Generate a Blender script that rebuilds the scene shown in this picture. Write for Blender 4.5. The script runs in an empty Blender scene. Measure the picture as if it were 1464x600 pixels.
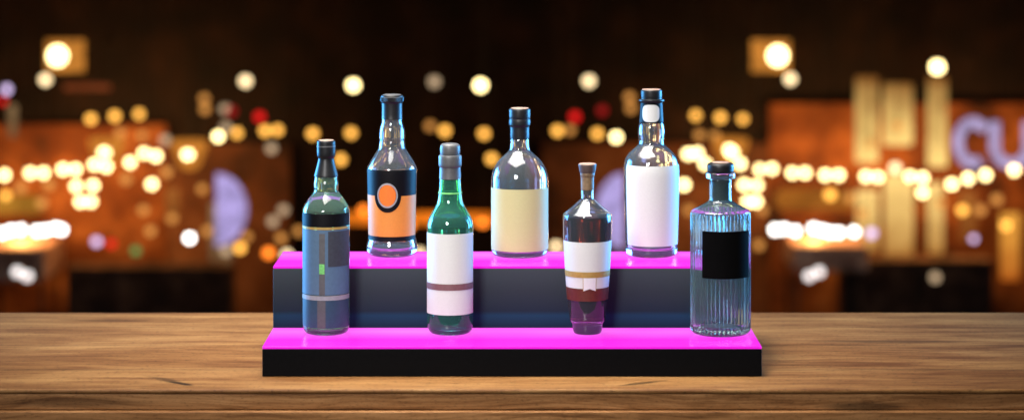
import bpy, bmesh, math, random
from mathutils import Vector, Matrix
random.seed(7)
PI = math.pi
R = math.radians
sc = bpy.context.scene
COL = sc.collection

# ------------------------------------------------------------------ scale of the place (metres; the counter top is z = 0)
F = 3370.0            # focal length in photo pixels
CAMZ = 0.706          # lens height above the counter
DF = 3.60             # distance of the display's front face
LOW_Z, UP_Z = 0.046, 0.144
Y_RISER, Y_BACK = 3.764, 3.928
S_LOW, S_UP = 907.0, 867.4
Y_LOW, Y_UP = F / S_LOW, F / S_UP

def at(px, py, D):
    return Vector(((px - 732.0) / F * D, D, CAMZ - (py + 123.0) / F * D))

# ------------------------------------------------------------------ objects
def link(name, me, mat=None, parent=None):
    o = bpy.data.objects.new(name, me)
    COL.objects.link(o)
    if mat is not None:
        me.materials.append(mat)
    if parent is not None:
        o.parent = parent
    return o

def from_bm(name, bm, mat, parent=None, smooth=False, sharp=35):
    bmesh.ops.recalc_face_normals(bm, faces=bm.faces)
    me = bpy.data.meshes.new(name)
    bm.to_mesh(me)
    bm.free()
    if smooth:
        me.polygons.foreach_set('use_smooth', [True] * len(me.polygons))
        me.set_sharp_from_angle(angle=R(sharp))
    return link(name, me, mat, parent)

def thing(name, label, cat, loc=(0, 0, 0), group=None, rotz=0):
    o = bpy.data.objects.new(name, None)
    COL.objects.link(o)
    o.location = loc
    o.rotation_euler = (0, 0, rotz)
    o.empty_display_size = 0.02
    tag(o, label, cat, group)
    return o

def tag(o, label, cat, group=None):
    o['label'] = label
    o['category'] = cat
    if group:
        o['group'] = group
    return o

def box_bm(x0, x1, y0, y1, z0, z1, bevel=0.0, seg=3):
    bm = bmesh.new()
    bmesh.ops.create_cube(bm, size=1.0)
    bmesh.ops.scale(bm, vec=(x1 - x0, y1 - y0, z1 - z0), verts=bm.verts)
    bmesh.ops.translate(bm, vec=((x0 + x1) / 2, (y0 + y1) / 2, (z0 + z1) / 2), verts=bm.verts)
    if bevel:
        bmesh.ops.bevel(bm, geom=list(bm.edges), offset=bevel, segments=seg, affect='EDGES', profile=0.5)
    return bm

def chaikin(pts, it=2):
    for _ in range(it):
        q = [pts[0]]
        for a, b in zip(pts, pts[1:]):
            q.append((a[0] * .75 + b[0] * .25, a[1] * .75 + b[1] * .25))
            q.append((a[0] * .25 + b[0] * .75, a[1] * .25 + b[1] * .75))
        q.append(pts[-1])
        pts = q
    return pts

def lathe_bm(prof, segs=72, rfun=None, close=False):
    """prof: list of (r, z); rfun(r, z, angle, index) may alter the radius"""
    bm = bmesh.new()
    rings = []
    for i, (r, z) in enumerate(prof):
        if r < 1e-6:
            rings.append([bm.verts.new((0, 0, z))])
        else:
            ring = []
            for k in range(segs):
                a = 2 * PI * k / segs
                rr = rfun(r, z, a, i) if rfun else r
                ring.append(bm.verts.new((rr * math.sin(a), -rr * math.cos(a), z)))
            rings.append(ring)
    pairs = list(zip(rings, rings[1:]))
    if close:
        pairs.append((rings[-1], rings[0]))
    for A, B in pairs:
        if len(A) == 1 and len(B) == 1:
            continue
        for k in range(segs):
            k2 = (k + 1) % segs
            try:
                if len(A) == 1:
                    bm.faces.new((A[0], B[k], B[k2]))
                elif len(B) == 1:
                    bm.faces.new((A[k], B[0], A[k2]))
                else:
                    bm.faces.new((A[k], B[k], B[k2], A[k2]))
            except ValueError:
                pass
    return bm

def radius_at(prof, z):
    best = None
    for (r0, z0), (r1, z1) in zip(prof, prof[1:]):
        lo, hi = min(z0, z1), max(z0, z1)
        if lo <= z <= hi and hi - lo > 1e-7:
            t = (z - z0) / (z1 - z0)
            r = r0 + (r1 - r0) * t
            if best is None or r > best:
                best = r
    return best if best is not None else max(p[0] for p in prof)

def patch_bm(prof, a0, a1, z0, z1, off, shape='rect', na=48, nz=14, inner=0.0, rconst=None, notch=0.0):
    """a sheet of paper or foil that follows the bottle's wall; angles in degrees from the camera side"""
    bm = bmesh.new()
    def P(a, z):
        r = (rconst if rconst else radius_at(prof, z)) + off
        return bm.verts.new((r * math.sin(a), -r * math.cos(a), z))
    A0, A1 = R(a0), R(a1)
    if shape == 'rect':
        g = []
        for j in range(nz + 1):
            row = []
            for i in range(na + 1):
                u, v = i / na, j / nz
                zz = z0 + (z1 - z0) * v
                if notch:
                    zz = zz + notch * (1 - abs(2 * u - 1)) * (1 - v)
                row.append(P(A0 + (A1 - A0) * u, zz))
            g.append(row)
        for j in range(nz):
            for i in range(na):
                bm.faces.new((g[j][i], g[j][i + 1], g[j + 1][i + 1], g[j + 1][i]))
    else:
        ac, zc, ra, rz = (A0 + A1) / 2, (z0 + z1) / 2, (A1 - A0) / 2, (z1 - z0) / 2
        nr = 8
        rows = []
        power = 0.5 if shape == 'round' else 1.0
        for j in range(nr + 1):
            t = inner + (1 - inner) * j / nr
            row = []
            for k in range(64):
                th = 2 * PI * k / 64
                c, s_ = math.cos(th), math.sin(th)
                cx = math.copysign(abs(c) ** (0.62 if power == .5 else 1), c)
                sx = math.copysign(abs(s_) ** (0.62 if power == .5 else 1), s_)
                if t < 1e-6:
                    if k == 0:
                        row.append(P(ac, zc))
                else:
                    row.append(P(ac + ra * t * cx, zc + rz * t * sx))
            rows.append(row)
        for A, B in zip(rows, rows[1:]):
            for k in range(64):
                k2 = (k + 1) % 64
                if len(A) == 1:
                    bm.faces.new((A[0], B[k], B[k2]))
                else:
                    bm.faces.new((A[k], B[k], B[k2], A[k2]))
    return bm

# ------------------------------------------------------------------ materials
def srgb(r, g, b):
    f = lambda c: (c / 255 / 12.92) if c / 255 <= 0.04045 else ((c / 255 + 0.055) / 1.055) ** 2.4
    return (f(r), f(g), f(b), 1.0)

def new_mat(name):
    m = bpy.data.materials.new(name)
    m.use_nodes = True
    nt = m.node_tree
    b = nt.nodes['Principled BSDF']
    return m, nt, b

def plain(name, col, rough=0.5, metal=0.0, spec=0.5, bump=0.0, scale=200.0, vary=0.12):
    """a surface with a little grain of its own in colour and roughness"""
    m, nt, b = new_mat(name)
    b.inputs['Roughness'].default_value = rough
    b.inputs['Metallic'].default_value = metal
    b.inputs['Specular IOR Level'].default_value = spec
    tc = nt.nodes.new('ShaderNodeTexCoord')
    n = nt.nodes.new('ShaderNodeTexNoise')
    n.inputs['Scale'].default_value = scale
    n.inputs['Detail'].default_value = 4
    nt.links.new(tc.outputs['Object'], n.inputs['Vector'])
    mr = nt.nodes.new('ShaderNodeMapRange')
    mr.inputs['From Min'].default_value = 0.3
    mr.inputs['From Max'].default_value = 0.7
    mr.inputs['To Min'].default_value = 1 - vary
    mr.inputs['To Max'].default_value = 1 + vary
    nt.links.new(n.outputs['Fac'], mr.inputs['Value'])
    vm = nt.nodes.new('ShaderNodeVectorMath')
    vm.operation = 'SCALE'
    vm.inputs[0].default_value = col[:3]
    nt.links.new(mr.outputs['Result'], vm.inputs['Scale'])
    nt.links.new(vm.outputs['Vector'], b.inputs['Base Color'])
    if bump:
        bp = nt.nodes.new('ShaderNodeBump')
        bp.inputs['Strength'].default_value = bump
        bp.inputs['Distance'].default_value = 0.0006
        nt.links.new(n.outputs['Fac'], bp.inputs['Height'])
        nt.links.new(bp.outputs['Normal'], b.inputs['Normal'])
    return m

def glass(name, col=(1, 1, 1), ior=1.5, rough=0.0):
    m, nt, b = new_mat(name)
    b.inputs['Base Color'].default_value = (*col[:3], 1)
    b.inputs['Transmission Weight'].default_value = 0.966   # small diffuse share mixed in to brighten the dark glass
    b.inputs['Roughness'].default_value = rough
    b.inputs['IOR'].default_value = ior
    return m

def glow(name, col, strength, sample=True, grain=0.0, scale=30.0):
    m = bpy.data.materials.new(name)
    m.use_nodes = True
    nt = m.node_tree
    nt.nodes.clear()
    out = nt.nodes.new('ShaderNodeOutputMaterial')
    e = nt.nodes.new('ShaderNodeEmission')
    e.inputs['Color'].default_value = (*col[:3], 1)
    e.inputs['Strength'].default_value = strength
    nt.links.new(e.outputs[0], out.inputs['Surface'])
    if grain:
        tc = nt.nodes.new('ShaderNodeTexCoord')
        n = nt.nodes.new('ShaderNodeTexNoise')
        n.inputs['Scale'].default_value = scale
        nt.links.new(tc.outputs['Object'], n.inputs['Vector'])
        mr = nt.nodes.new('ShaderNodeMapRange')
        mr.inputs['From Min'].default_value = 0.3
        mr.inputs['From Max'].default_value = 0.7
        mr.inputs['To Min'].default_value = strength * (1 - grain)
        mr.inputs['To Max'].default_value = strength * (1 + grain)
        nt.links.new(n.outputs['Fac'], mr.inputs['Value'])
        nt.links.new(mr.outputs['Result'], e.inputs['Strength'])
    if not sample:
        m.cycles.emission_sampling = 'NONE'
    return m

def wood(name, dark, mid, light, gain=1.0, cracks=(), seam_y=None, fy=1.0):
    m, nt, b = new_mat(name)
    N, L = nt.nodes.new, nt.links.new
    tc = N('ShaderNodeTexCoord')
    # slow wander of the grain
    wn = N('ShaderNodeTexNoise'); wn.inputs['Scale'].default_value = 2.2; wn.inputs['Detail'].default_value = 2
    mpw = N('ShaderNodeMapping'); mpw.inputs['Scale'].default_value = (1.0, 2.5, 2.5)
    L(tc.outputs['Object'], mpw.inputs['Vector']); L(mpw.outputs[0], wn.inputs['Vector'])
    sub = N('ShaderNodeVectorMath'); sub.operation = 'SUBTRACT'; sub.inputs[1].default_value = (.5, .5, .5)
    L(wn.outputs['Color'], sub.inputs[0])
    scl = N('ShaderNodeVectorMath'); scl.operation = 'MULTIPLY'; scl.inputs[1].default_value = (0.0, 0.05, 0.05)
    L(sub.outputs[0], scl.inputs[0])
    add = N('ShaderNodeVectorMath'); add.operation = 'ADD'
    L(tc.outputs['Object'], add.inputs[0]); L(scl.outputs[0], add.inputs[1])
    def noise(sx, sy, scale, detail, rough=0.6, dist=0.0):
        mp = N('ShaderNodeMapping'); mp.inputs['Scale'].default_value = (sx, sy, sy)
        L(add.outputs[0], mp.inputs['Vector'])
        n = N('ShaderNodeTexNoise'); n.inputs['Scale'].default_value = scale
        n.inputs['Detail'].default_value = detail; n.inputs['Roughness'].default_value = rough
        n.inputs['Distortion'].default_value = dist
        L(mp.outputs[0], n.inputs['Vector'])
        return n
    big = noise(0.8, 4.6 * fy, 2.6, 4, 0.55, 0.8)
    fine = noise(0.62, 7.5 * fy, 5.0, 6, 0.65, 0.5)
    hair = noise(1.2, 13.0 * fy, 9.0, 3, 0.6)
    pore = noise(5.0, 4.5 * fy, 30.0, 3, 0.7)
    def math2(op, a, bb):
        n = N('ShaderNodeMath'); n.operation = op
        for i, v in enumerate((a, bb)):
            if isinstance(v, (int, float)):
                n.inputs[i].default_value = v
            else:
                L(v, n.inputs[i])
        return n.outputs[0]
    s1 = math2('MULTIPLY', big.outputs['Fac'], 0.40)
    s2 = math2('MULTIPLY', fine.outputs['Fac'], 0.34)
    s3 = math2('MULTIPLY', hair.outputs['Fac'], 0.26)
    v = math2('ADD', math2('ADD', s1, s2), s3)
    cr = N('ShaderNodeValToRGB')
    cr.color_ramp.interpolation = 'LINEAR'
    e = cr.color_ramp.elements
    e[0].position, e[0].color = 0.39, dark
    e[1].position, e[1].color = 0.62, light
    k = e.new(0.49); k.color = mid
    L(v, cr.inputs['Fac'])
    col = cr.outputs['Color']
    pr = N('ShaderNodeMapRange'); pr.inputs['From Min'].default_value = 0.30; pr.inputs['From Max'].default_value = 0.46
    pr.inputs['To Min'].default_value = 0.55; pr.inputs['To Max'].default_value = 1.0
    L(pore.outputs['Fac'], pr.inputs['Value'])
    fac = math2('MULTIPLY', pr.outputs['Result'], gain)
    # cracks and knots: dark slivers lying in the board
    for (cx, cy, cz, ang, lx, ly, depth) in cracks:
        mp = N('ShaderNodeMapping'); mp.vector_type = 'TEXTURE'
        mp.inputs['Location'].default_value = (cx, cy, cz)
        mp.inputs['Rotation'].default_value = (0, 0, ang)
        mp.inputs['Scale'].default_value = (lx, ly, 0.03 if cz == 0 else 0.009)
        ad2 = N('ShaderNodeVectorMath'); ad2.operation = 'MULTIPLY_ADD'
        L(sub.outputs[0], ad2.inputs[0]); ad2.inputs[1].default_value = (.01, .05, 0); L(tc.outputs['Object'], ad2.inputs[2])
        jit = N('ShaderNodeVectorMath'); jit.operation = 'MULTIPLY_ADD'
        L(fine.outputs['Color'], jit.inputs[0]); jit.inputs[1].default_value = (0.02, 0.008, 0); L(tc.outputs['Object'], jit.inputs[2])
        L(jit.outputs[0], mp.inputs['Vector'])
        g = N('ShaderNodeTexGradient'); g.gradient_type = 'SPHERICAL'
        L(mp.outputs[0], g.inputs['Vector'])
        r2 = N('ShaderNodeMapRange'); r2.inputs['From Max'].default_value = 0.55
        r2.inputs['To Min'].default_value = 1.0; r2.inputs['To Max'].default_value = depth
        L(g.outputs['Fac'], r2.inputs['Value'])
        fac = math2('MULTIPLY', fac, r2.outputs['Result'])
    if seam_y:
        sep = N('ShaderNodeSeparateXYZ'); L(tc.outputs['Object'], sep.inputs[0])
        for sy, w, dpt in seam_y:
            d = math2('ABSOLUTE', math2('SUBTRACT', sep.outputs['Y'], sy), 0)
            r3 = N('ShaderNodeMapRange'); r3.inputs['From Max'].default_value = w
            r3.inputs['To Min'].default_value = dpt; r3.inputs['To Max'].default_value = 1.0
            L(d, r3.inputs['Value'])
            fac = math2('MULTIPLY', fac, r3.outputs['Result'])
    vs = N('ShaderNodeVectorMath'); vs.operation = 'SCALE'
    L(col, vs.inputs[0]); L(fac, vs.inputs['Scale'])
    L(vs.outputs[0], b.inputs['Base Color'])
    rr = N('ShaderNodeMapRange'); rr.inputs['To Min'].default_value = 0.62; rr.inputs['To Max'].default_value = 0.42
    L(fine.outputs['Fac'], rr.inputs['Value']); L(rr.outputs['Result'], b.inputs['Roughness'])
    b.inputs['Specular IOR Level'].default_value = 0.12
    bp = N('ShaderNodeBump'); bp.inputs['Strength'].default_value = 0.5; bp.inputs['Distance'].default_value = 0.0015
    L(v, bp.inputs['Height']); L(bp.outputs[0], b.inputs['Normal'])
    return m

M = {}
M['glass'] = glass('clear_glass', (0.89, 0.97, 1.0), 1.5)
M['glass_blue'] = glass('pale_blue_glass', (0.70, 0.93, 0.92), 1.5)
M['glass_smoke'] = glass('smoky_glass', (0.74, 0.84, 0.93), 1.5)
M['glass_green'] = glass('green_glass', (0.24, 0.90, 0.64), 1.5)
M['glass_tint'] = glass('pale_green_glass', (0.66, 0.98, 0.82), 1.5)
def liquid(name, col):
    return glass(name + '_against_glass', col, 1.35 / 1.5), glass(name, col, 1.35)
M['green_spirit'] = liquid('pale_green_spirit', (0.50, 0.86, 0.70))
M['blue_spirit'] = liquid('pale_blue_spirit', (0.80, 0.94, 0.93))
M['teal'] = liquid('dark_teal_wine', (0.12, 0.46, 0.50))
M['red'] = liquid('dark_red_spirit', (0.11, 0.018, 0.013))
M['glass_green'].node_tree.nodes['Principled BSDF'].inputs['Transmission Weight'].default_value = 0.94
M['glass_tint'].node_tree.nodes['Principled BSDF'].inputs['Transmission Weight'].default_value = 0.95
M['black_plastic'] = plain('black_capsule', (0.012, 0.012, 0.013), 0.4, spec=0.3)
M['black_matte'] = plain('black_label_paper', (0.002, 0.002, 0.002), 0.8, spec=0.03)
M['black_label'] = plain('black_gloss_label', (0.004, 0.004, 0.005), 0.5, spec=0.12)
M['grey_cap'] = plain('grey_wax', (0.085, 0.085, 0.088), 0.42, bump=0.15)
M['cork'] = plain('cork_wood', (0.20, 0.125, 0.065), 0.5, bump=0.3, vary=0.25)
M['cap_top'] = plain('tan_cap_disc', (0.33, 0.21, 0.155), 0.5)
M['cork_top'] = plain('brown_cap_wood', (0.085, 0.055, 0.045), 0.55, bump=0.2)
M['white_label'] = plain('white_paper', (0.60, 0.615, 0.585), 0.6, spec=0.25, bump=0.08, scale=500, vary=0.03)
M['cream_label'] = plain('cream_paper', (0.47, 0.445, 0.215), 0.6, spec=0.25, bump=0.08, scale=500, vary=0.03)
M['orange_label'] = plain('orange_paper', (0.62, 0.235, 0.040), 0.5, spec=0.3, scale=400, vary=0.05)
M['orange_deep'] = plain('deep_orange_paper', (0.70, 0.17, 0.022), 0.5, spec=0.3, scale=400, vary=0.08)
M['silver'] = plain('silver_foil', (0.55, 0.55, 0.56), 0.3, 0.6)
M['mauve'] = plain('mauve_stripe', (0.17, 0.075, 0.08), 0.55)
M['gold'] = plain('gold_paper', (0.42, 0.27, 0.07), 0.45, 0.2)
M['brown_label'] = plain('dark_brown_paper', (0.10, 0.018, 0.006), 0.5)
M['tag_white'] = plain('white_ribbon', (0.66, 0.66, 0.66), 0.6, scale=400, vary=0.04)
M['slate'] = plain('slate_blue_label', (0.075, 0.135, 0.215), 0.5, spec=0.3, vary=0.06)
M['slate_low'] = plain('deep_slate_label', (0.028, 0.062, 0.098), 0.4, spec=0.4, vary=0.08)
M['slate_dark'] = plain('charcoal_label', (0.040, 0.045, 0.060), 0.5, spec=0.3)
M['slate_strip'] = plain('grey_strip', (0.075, 0.075, 0.08), 0.5)
M['grey_line'] = plain('grey_stripe', (0.25, 0.26, 0.28), 0.5)
M['green_chip'] = plain('green_patch', (0.16, 0.55, 0.14), 0.5, vary=0.25)
M['blocker_dark'] = plain('dark_blocker', (0.05, 0.06, 0.08), 0.5)
M['blocker_red'] = plain('dark_red_blocker', (0.22, 0.02, 0.03), 0.5)
M['dark_metal'] = plain('dark_cord', (0.01, 0.008, 0.006), 0.6)

# ------------------------------------------------------------------ bar counter (the surface)
W = 2.4
crk = [
    (at(255, 541, 3.60).x, 3.575, 0, R(-42), 0.062, 0.012, 0.5),
    (at(276, 548, 3.60).x, 3.553, 0, R(-42), 0.034, 0.008, 0.2),
    (at(925, 546, 3.60).x, 3.555, 0, R(30), 0.050, 0.010, 0.3),
    (at(1300, 490, 3.8).x, 3.90, 0, R(0), 0.16, 0.014, 0.55),
    (at(120, 470, 3.8).x, 4.10, 0, R(0), 0.10, 0.012, 0.6),
]
M['wood_top'] = wood('oak_counter_top', (0.086, 0.031, 0.008, 1), (0.156, 0.069, 0.021, 1), (0.258, 0.134, 0.046, 1), 1.0, crk,
                     seam_y=[(3.655, 0.003, 0.45), (3.655, 0.02, 0.88), (3.862, 0.003, 0.6), (4.03, 0.003, 0.6)])
M['wood_front'] = wood('oak_counter_front', (0.10, 0.038, 0.011, 1), (0.23, 0.100, 0.033, 1), (0.38, 0.185, 0.07, 1), 1.0,
                       [(at(1245, 580, 3.504).x, 3.502, -0.026, 0, 0.075, 0.3, 0.4), (at(110, 575, 3.504).x, 3.502, -0.02, 0, 0.14, 0.3, 0.55)], None, 3.5)
counter = thing('bar_counter', 'long brown oak bar counter with streaky grain under the lit bottle display', 'counter', (0, 3.504, -1.05))
def cpart(name, bm, mat, smooth=False):
    o = from_bm(name, bm, mat, None, smooth)
    o.parent = counter
    o.matrix_parent_inverse = Matrix.Translation((0, -3.504, 1.05))
    return o
cpart('counter_top', box_bm(-W, W, 3.504, 4.180, -0.007, 0.0, 0.003), M['wood_top'])
cpart('edge_board', box_bm(-W, W, 3.507, 4.176, -0.031, -0.0072, 0.002), M['wood_front'])
cpart('front_board', box_bm(-W, W, 3.498, 3.540, -0.240, -0.0316, 0.002), M['wood_front'])
cpart('counter_body', box_bm(-W, W, 3.560, 4.140, -1.05, -0.0335, 0.0), M['wood_front'])

# ------------------------------------------------------------------ lit two-step display
HX_F, HX_U = 0.3815, 0.3815
def tread_mat(name, seedx):
    m = bpy.data.materials.new(name)
    m.use_nodes = True
    nt = m.node_tree
    b = nt.nodes['Principled BSDF']
    N, L = nt.nodes.new, nt.links.new
    tc = N('ShaderNodeTexCoord')
    n = N('ShaderNodeTexNoise'); n.inputs['Scale'].default_value = 6; n.inputs['Detail'].default_value = 1
    L(tc.outputs['Object'], n.inputs['Vector'])
    g = N('ShaderNodeSeparateXYZ'); L(tc.outputs['Object'], g.inputs[0])
    # the strip of LEDs shows through brightest along the middle of the acrylic
    d = N('ShaderNodeMath'); d.operation = 'SUBTRACT'; L(g.outputs['Y'], d.inputs[0]); d.inputs[1].default_value = seedx
    a = N('ShaderNodeMath'); a.operation = 'ABSOLUTE'; L(d.outputs[0], a.inputs[0])
    r = N('ShaderNodeMapRange'); r.inputs['From Min'].default_value = 0.0; r.inputs['From Max'].default_value = 0.07
    r.inputs['To Min'].default_value = 1.0; r.inputs['To Max'].default_value = 0.0
    L(a.outputs[0], r.inputs['Value'])
    mu = N('ShaderNodeMath'); mu.operation = 'MULTIPLY'; L(r.outputs[0], mu.inputs[0]); L(n.outputs['Fac'], mu.inputs[1]); mu.use_clamp = True
    n2 = N('ShaderNodeMath'); n2.operation = 'MULTIPLY'; L(mu.outputs[0], n2.inputs[0]); n2.inputs[1].default_value = 1.5; mu = n2
    mx = N('ShaderNodeMix'); mx.data_type = 'RGBA'
    mx.inputs['A'].default_value = (0.86, 0.004, 0.72, 1)
    mx.inputs['B'].default_value = (1.0, 0.22, 0.98, 1)
    L(mu.outputs[0], mx.inputs['Factor'])
    b.inputs['Base Color'].default_value = (0.10, 0.01, 0.09, 1)
    b.inputs['Roughness'].default_value = 0.25
    b.inputs['Specular IOR Level'].default_value = 0.25
    L(mx.outputs['Result'], b.inputs['Emission Color'])
    b.inputs['Emission Strength'].default_value = 0.95
    return m
M['tread_low'] = tread_mat('pink_lit_acrylic', 3.73)
M['tread_up'] = tread_mat('pink_lit_acrylic_upper', 3.89)
M['case'] = plain('black_acrylic_case', (0.003, 0.003, 0.0035), 0.5, spec=0.04, vary=0.2)
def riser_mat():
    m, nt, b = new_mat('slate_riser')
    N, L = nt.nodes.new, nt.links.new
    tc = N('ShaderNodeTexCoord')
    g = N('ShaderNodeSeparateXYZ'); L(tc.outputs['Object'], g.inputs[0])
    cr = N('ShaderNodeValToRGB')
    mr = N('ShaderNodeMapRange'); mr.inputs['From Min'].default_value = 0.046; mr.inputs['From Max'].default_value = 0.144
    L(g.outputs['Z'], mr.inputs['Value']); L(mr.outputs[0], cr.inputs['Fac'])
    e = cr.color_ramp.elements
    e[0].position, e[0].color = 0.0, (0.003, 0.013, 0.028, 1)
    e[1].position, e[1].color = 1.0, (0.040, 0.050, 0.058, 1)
    for p, c in ((0.20, (0.006, 0.032, 0.062, 1)), (0.27, (0.008, 0.017, 0.028, 1)), (0.60, (0.021, 0.029, 0.036, 1))):  # tread's navy reflection and the shading up the riser, painted into its colour
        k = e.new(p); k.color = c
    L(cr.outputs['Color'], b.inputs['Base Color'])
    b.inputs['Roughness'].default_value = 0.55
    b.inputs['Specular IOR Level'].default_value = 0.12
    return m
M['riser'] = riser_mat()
disp = thing('bottle_display', 'two step black bottle display with glowing magenta treads on the wooden counter', 'display stand', (0, 3.68, 0))
def dpart(name, bm, mat):
    o = from_bm(name, bm, mat)
    o.parent = disp
    o.matrix_parent_inverse = Matrix.Translation((0, -3.68, 0))
    return o
dpart('base_case', box_bm(-HX_F, HX_F, DF, Y_BACK, 0.0005, LOW_Z - 0.004, 0.0012, 2), M['case'])
dpart('lower_tread', box_bm(-HX_F, HX_F, DF, Y_RISER - 0.0005, LOW_Z - 0.0038, LOW_Z, 0.0008, 2), M['tread_low'])
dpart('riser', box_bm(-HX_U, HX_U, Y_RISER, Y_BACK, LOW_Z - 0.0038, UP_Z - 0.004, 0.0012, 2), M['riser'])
dpart('upper_tread', box_bm(-HX_U, HX_U, Y_RISER - 0.0002, Y_BACK, UP_Z - 0.0038, UP_Z, 0.0008, 2), M['tread_up'])

# ------------------------------------------------------------------ bottles
class Bottle:
    def __init__(self, name, label, cx, row, rpx_prof, mat, rot=0):
        self.s = S_LOW if row == 0 else S_UP
        self.yb = (0.66 if row == 0 else 0.562) * self.s - 123.0   # photo row where the bottle's axis meets the tread
        base = (LOW_Z if row == 0 else UP_Z) + 0.0006
        self.root = thing(name, label, 'bottle', ((cx - 732) / self.s, Y_LOW if row == 0 else Y_UP, base), rotz=0)
        self.cx = cx
        self.raw = self.conv(rpx_prof)
    def z(self, y):
        return (self.yb - y) / self.s
    def conv(self, pts):
        return [(r / self.s, self.z(y)) for r, y in pts]
    def body(self, mat, t=2.6, floor=7.0, segs=80, rfun=None, smooth_it=2, level=None):
        """hollow glass: outer wall up to the mouth, then back down inside to a thick base"""
        prof = chaikin(self.raw, smooth_it)             # top to bottom
        self.prof = prof
        up = list(reversed(prof))                       # bottom to top
        s = self.s
        tt = t / s
        zf = floor / s
        inner = []
        for r, z in prof:                               # top to bottom
            if z > zf + 3.5 / s:
                inner.append((max(r - tt, 0.3 * r), z))
        r_last = inner[-1][0]
        z_last = inner[-1][1]
        inner += [(r_last * .985, zf + 1.6 / s), (r_last * .90, zf + .4 / s), (r_last * .6, zf + .5 / s), (r_last * .25, zf + 1.2 / s), (0, zf + 1.5 / s)]
        self.inner = inner
        r_foot = up[0][0]
        foot = [(0, 2.4 / s), (r_foot * .55, 1.8 / s), (r_foot * .86, 0.5 / s), (r_foot * .93, 0.0)]
        shown = inner
        if level is not None:
            # below the liquid's surface glass and liquid share one wall, which the liquid mesh carries
            zl = self.z(level)
            k = next(i for i, p in enumerate(inner) if p[1] < zl)
            (ra, za), (rb, zb) = inner[k - 1], inner[k]
            ring = (ra + (rb - ra) * (zl - za) / (zb - za), zl)
            shown = inner[:k] + [ring]
            self.wet = [ring] + inner[k:]
        full = foot + up + shown
        n_foot, n_up = len(foot), len(up)
        rf = None
        if rfun:
            rf = lambda r, z, a, i: rfun(r, z, a) if n_foot - 1 < i < n_foot + n_up else r
        return from_bm('glass_body', lathe_bm(full, segs, rf), mat, self.root, True, 60)
    def fill(self, wall, surface):
        r0, zl = self.wet[0]
        top = [(0, zl), (r0 * .55, zl), (r0 * .97, zl)]
        o = from_bm('liquid', lathe_bm(top + self.wet, 80), wall, self.root, True, 40)
        o.data.materials.append(surface)
        for p in o.data.polygons:
            if p.normal.z > .9 and p.center.z > zl - 1e-4:
                p.material_index = 1
        return o
    def base(self, mat, f=.93):  # opaque disc added inside the bottle to block the tread's magenta glow
        r = self.inner[-4][0] * f
        h = self.inner[-1][1]
        k = 1 / self.s
        return from_bm('glow_blocker', lathe_bm([(0, h + 1.6 * k), (r * .97, h + 1.6 * k), (r, h + 1.3 * k), (r * .97, h + .9 * k), (0, h + .9 * k)], 64), mat, self.root, True, 40)
    def lathe(self, name, pts, mat, parent=None, it=1, segs=64, rfun=None, sharp=32):
        return from_bm(name, lathe_bm(chaikin(self.conv(pts), it) if it else self.conv(pts), segs, rfun), mat, parent or self.root, True, sharp)
    def wrap(self, name, a0, a1, ytop, ybot, mat, off=0.35, parent=None, **k):
        return from_bm(name, patch_bm(self.prof, a0, a1, self.z(ybot), self.z(ytop), off / self.s, **k), mat, parent or self.root, True, 60)
    def disc(self, name, xc, yc, rx, ry, mat, off, parent=None, shape='ellipse', inner=0.0):
        r = radius_at(self.prof, self.z(yc)) * self.s
        ac = math.degrees(math.asin((xc - self.cx) / r))
        da = math.degrees(rx / r / max(math.cos(R(ac)), .3))
        return self.wrap(name, ac - da, ac + da, yc - ry, yc + ry, mat, off, parent, shape=shape, inner=inner)

# 1: tall clear bottle, slate blue label, tapered black capsule
b = Bottle('whisky_bottle', 'tall clear bottle with slate blue label and tapered black capsule, leftmost on lower step', 466.3, 0,
           [(14, 246), (14, 246), (16.5, 252), (16.5, 258), (17.8, 261), (17.8, 267), (17.2, 272), (17.6, 274), (21, 279), (28, 288), (33.2, 297), (33.7, 304),
            (33.7, 304), (33.7, 380), (33.7, 460), (33.7, 462), (32.8, 469), (29.5, 474.3), (25, 475.6)], None)
b.body(M['glass_tint'], 2.4, 7, level=276)
b.fill(*M['green_spirit'])
b.base(M['green_chip'])  # added green disc stands in for a green glow from below
cap = b.lathe('capsule', [(0, 201), (11.5, 201), (13, 202), (13.2, 204), (13.2, 222), (12.6, 224), (11.2, 226), (11.2, 228), (13, 236), (16.3, 248), (17.0, 251), (17.0, 253), (14, 253)], M['black_plastic'])
b.lathe('cap_rim', [(13.45, 208.5), (13.6, 209), (13.6, 210), (13.45, 210.5)], M['slate_strip'], cap, 0)
b.lathe('cap_disc', [(0, 200.6), (10.5, 200.6), (10.8, 201.1)], M['cap_top'], cap, 0)
lb = b.wrap('label', -79, 79, 325, 417, M['slate'], .3)
b.wrap('dark_band', -79, 79, 302.5, 321, M['black_label'], .5, lb, nz=6)
b.wrap('gold_line', -79, 79, 321.3, 324.6, M['gold'], .4, lb, nz=3)
b.wrap('dark_panel', 9, 77, 327, 377, M['slate_dark'], .55, lb)
b.wrap('grey_strip', -12.5, 1.5, 330, 417, M['slate_strip'], .6, lb, na=8)
b.wrap('green_patch', -12, 0.5, 373, 387, M['green_chip'], .85, lb, na=8)  # panel, strip and green patch copy shapes seen through the glass
b.wrap('grey_stripe', -79, 79, 418, 424.5, M['grey_line'], .4, lb, nz=3)
lp = b.wrap('lower_panel', -76, 76, 424.8, 464, M['slate_low'], .25, lb, nz=8)
b.wrap('grey_strip', -17, 3, 424.8, 464, M['slate_strip'], .5, lb, na=8)

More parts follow.
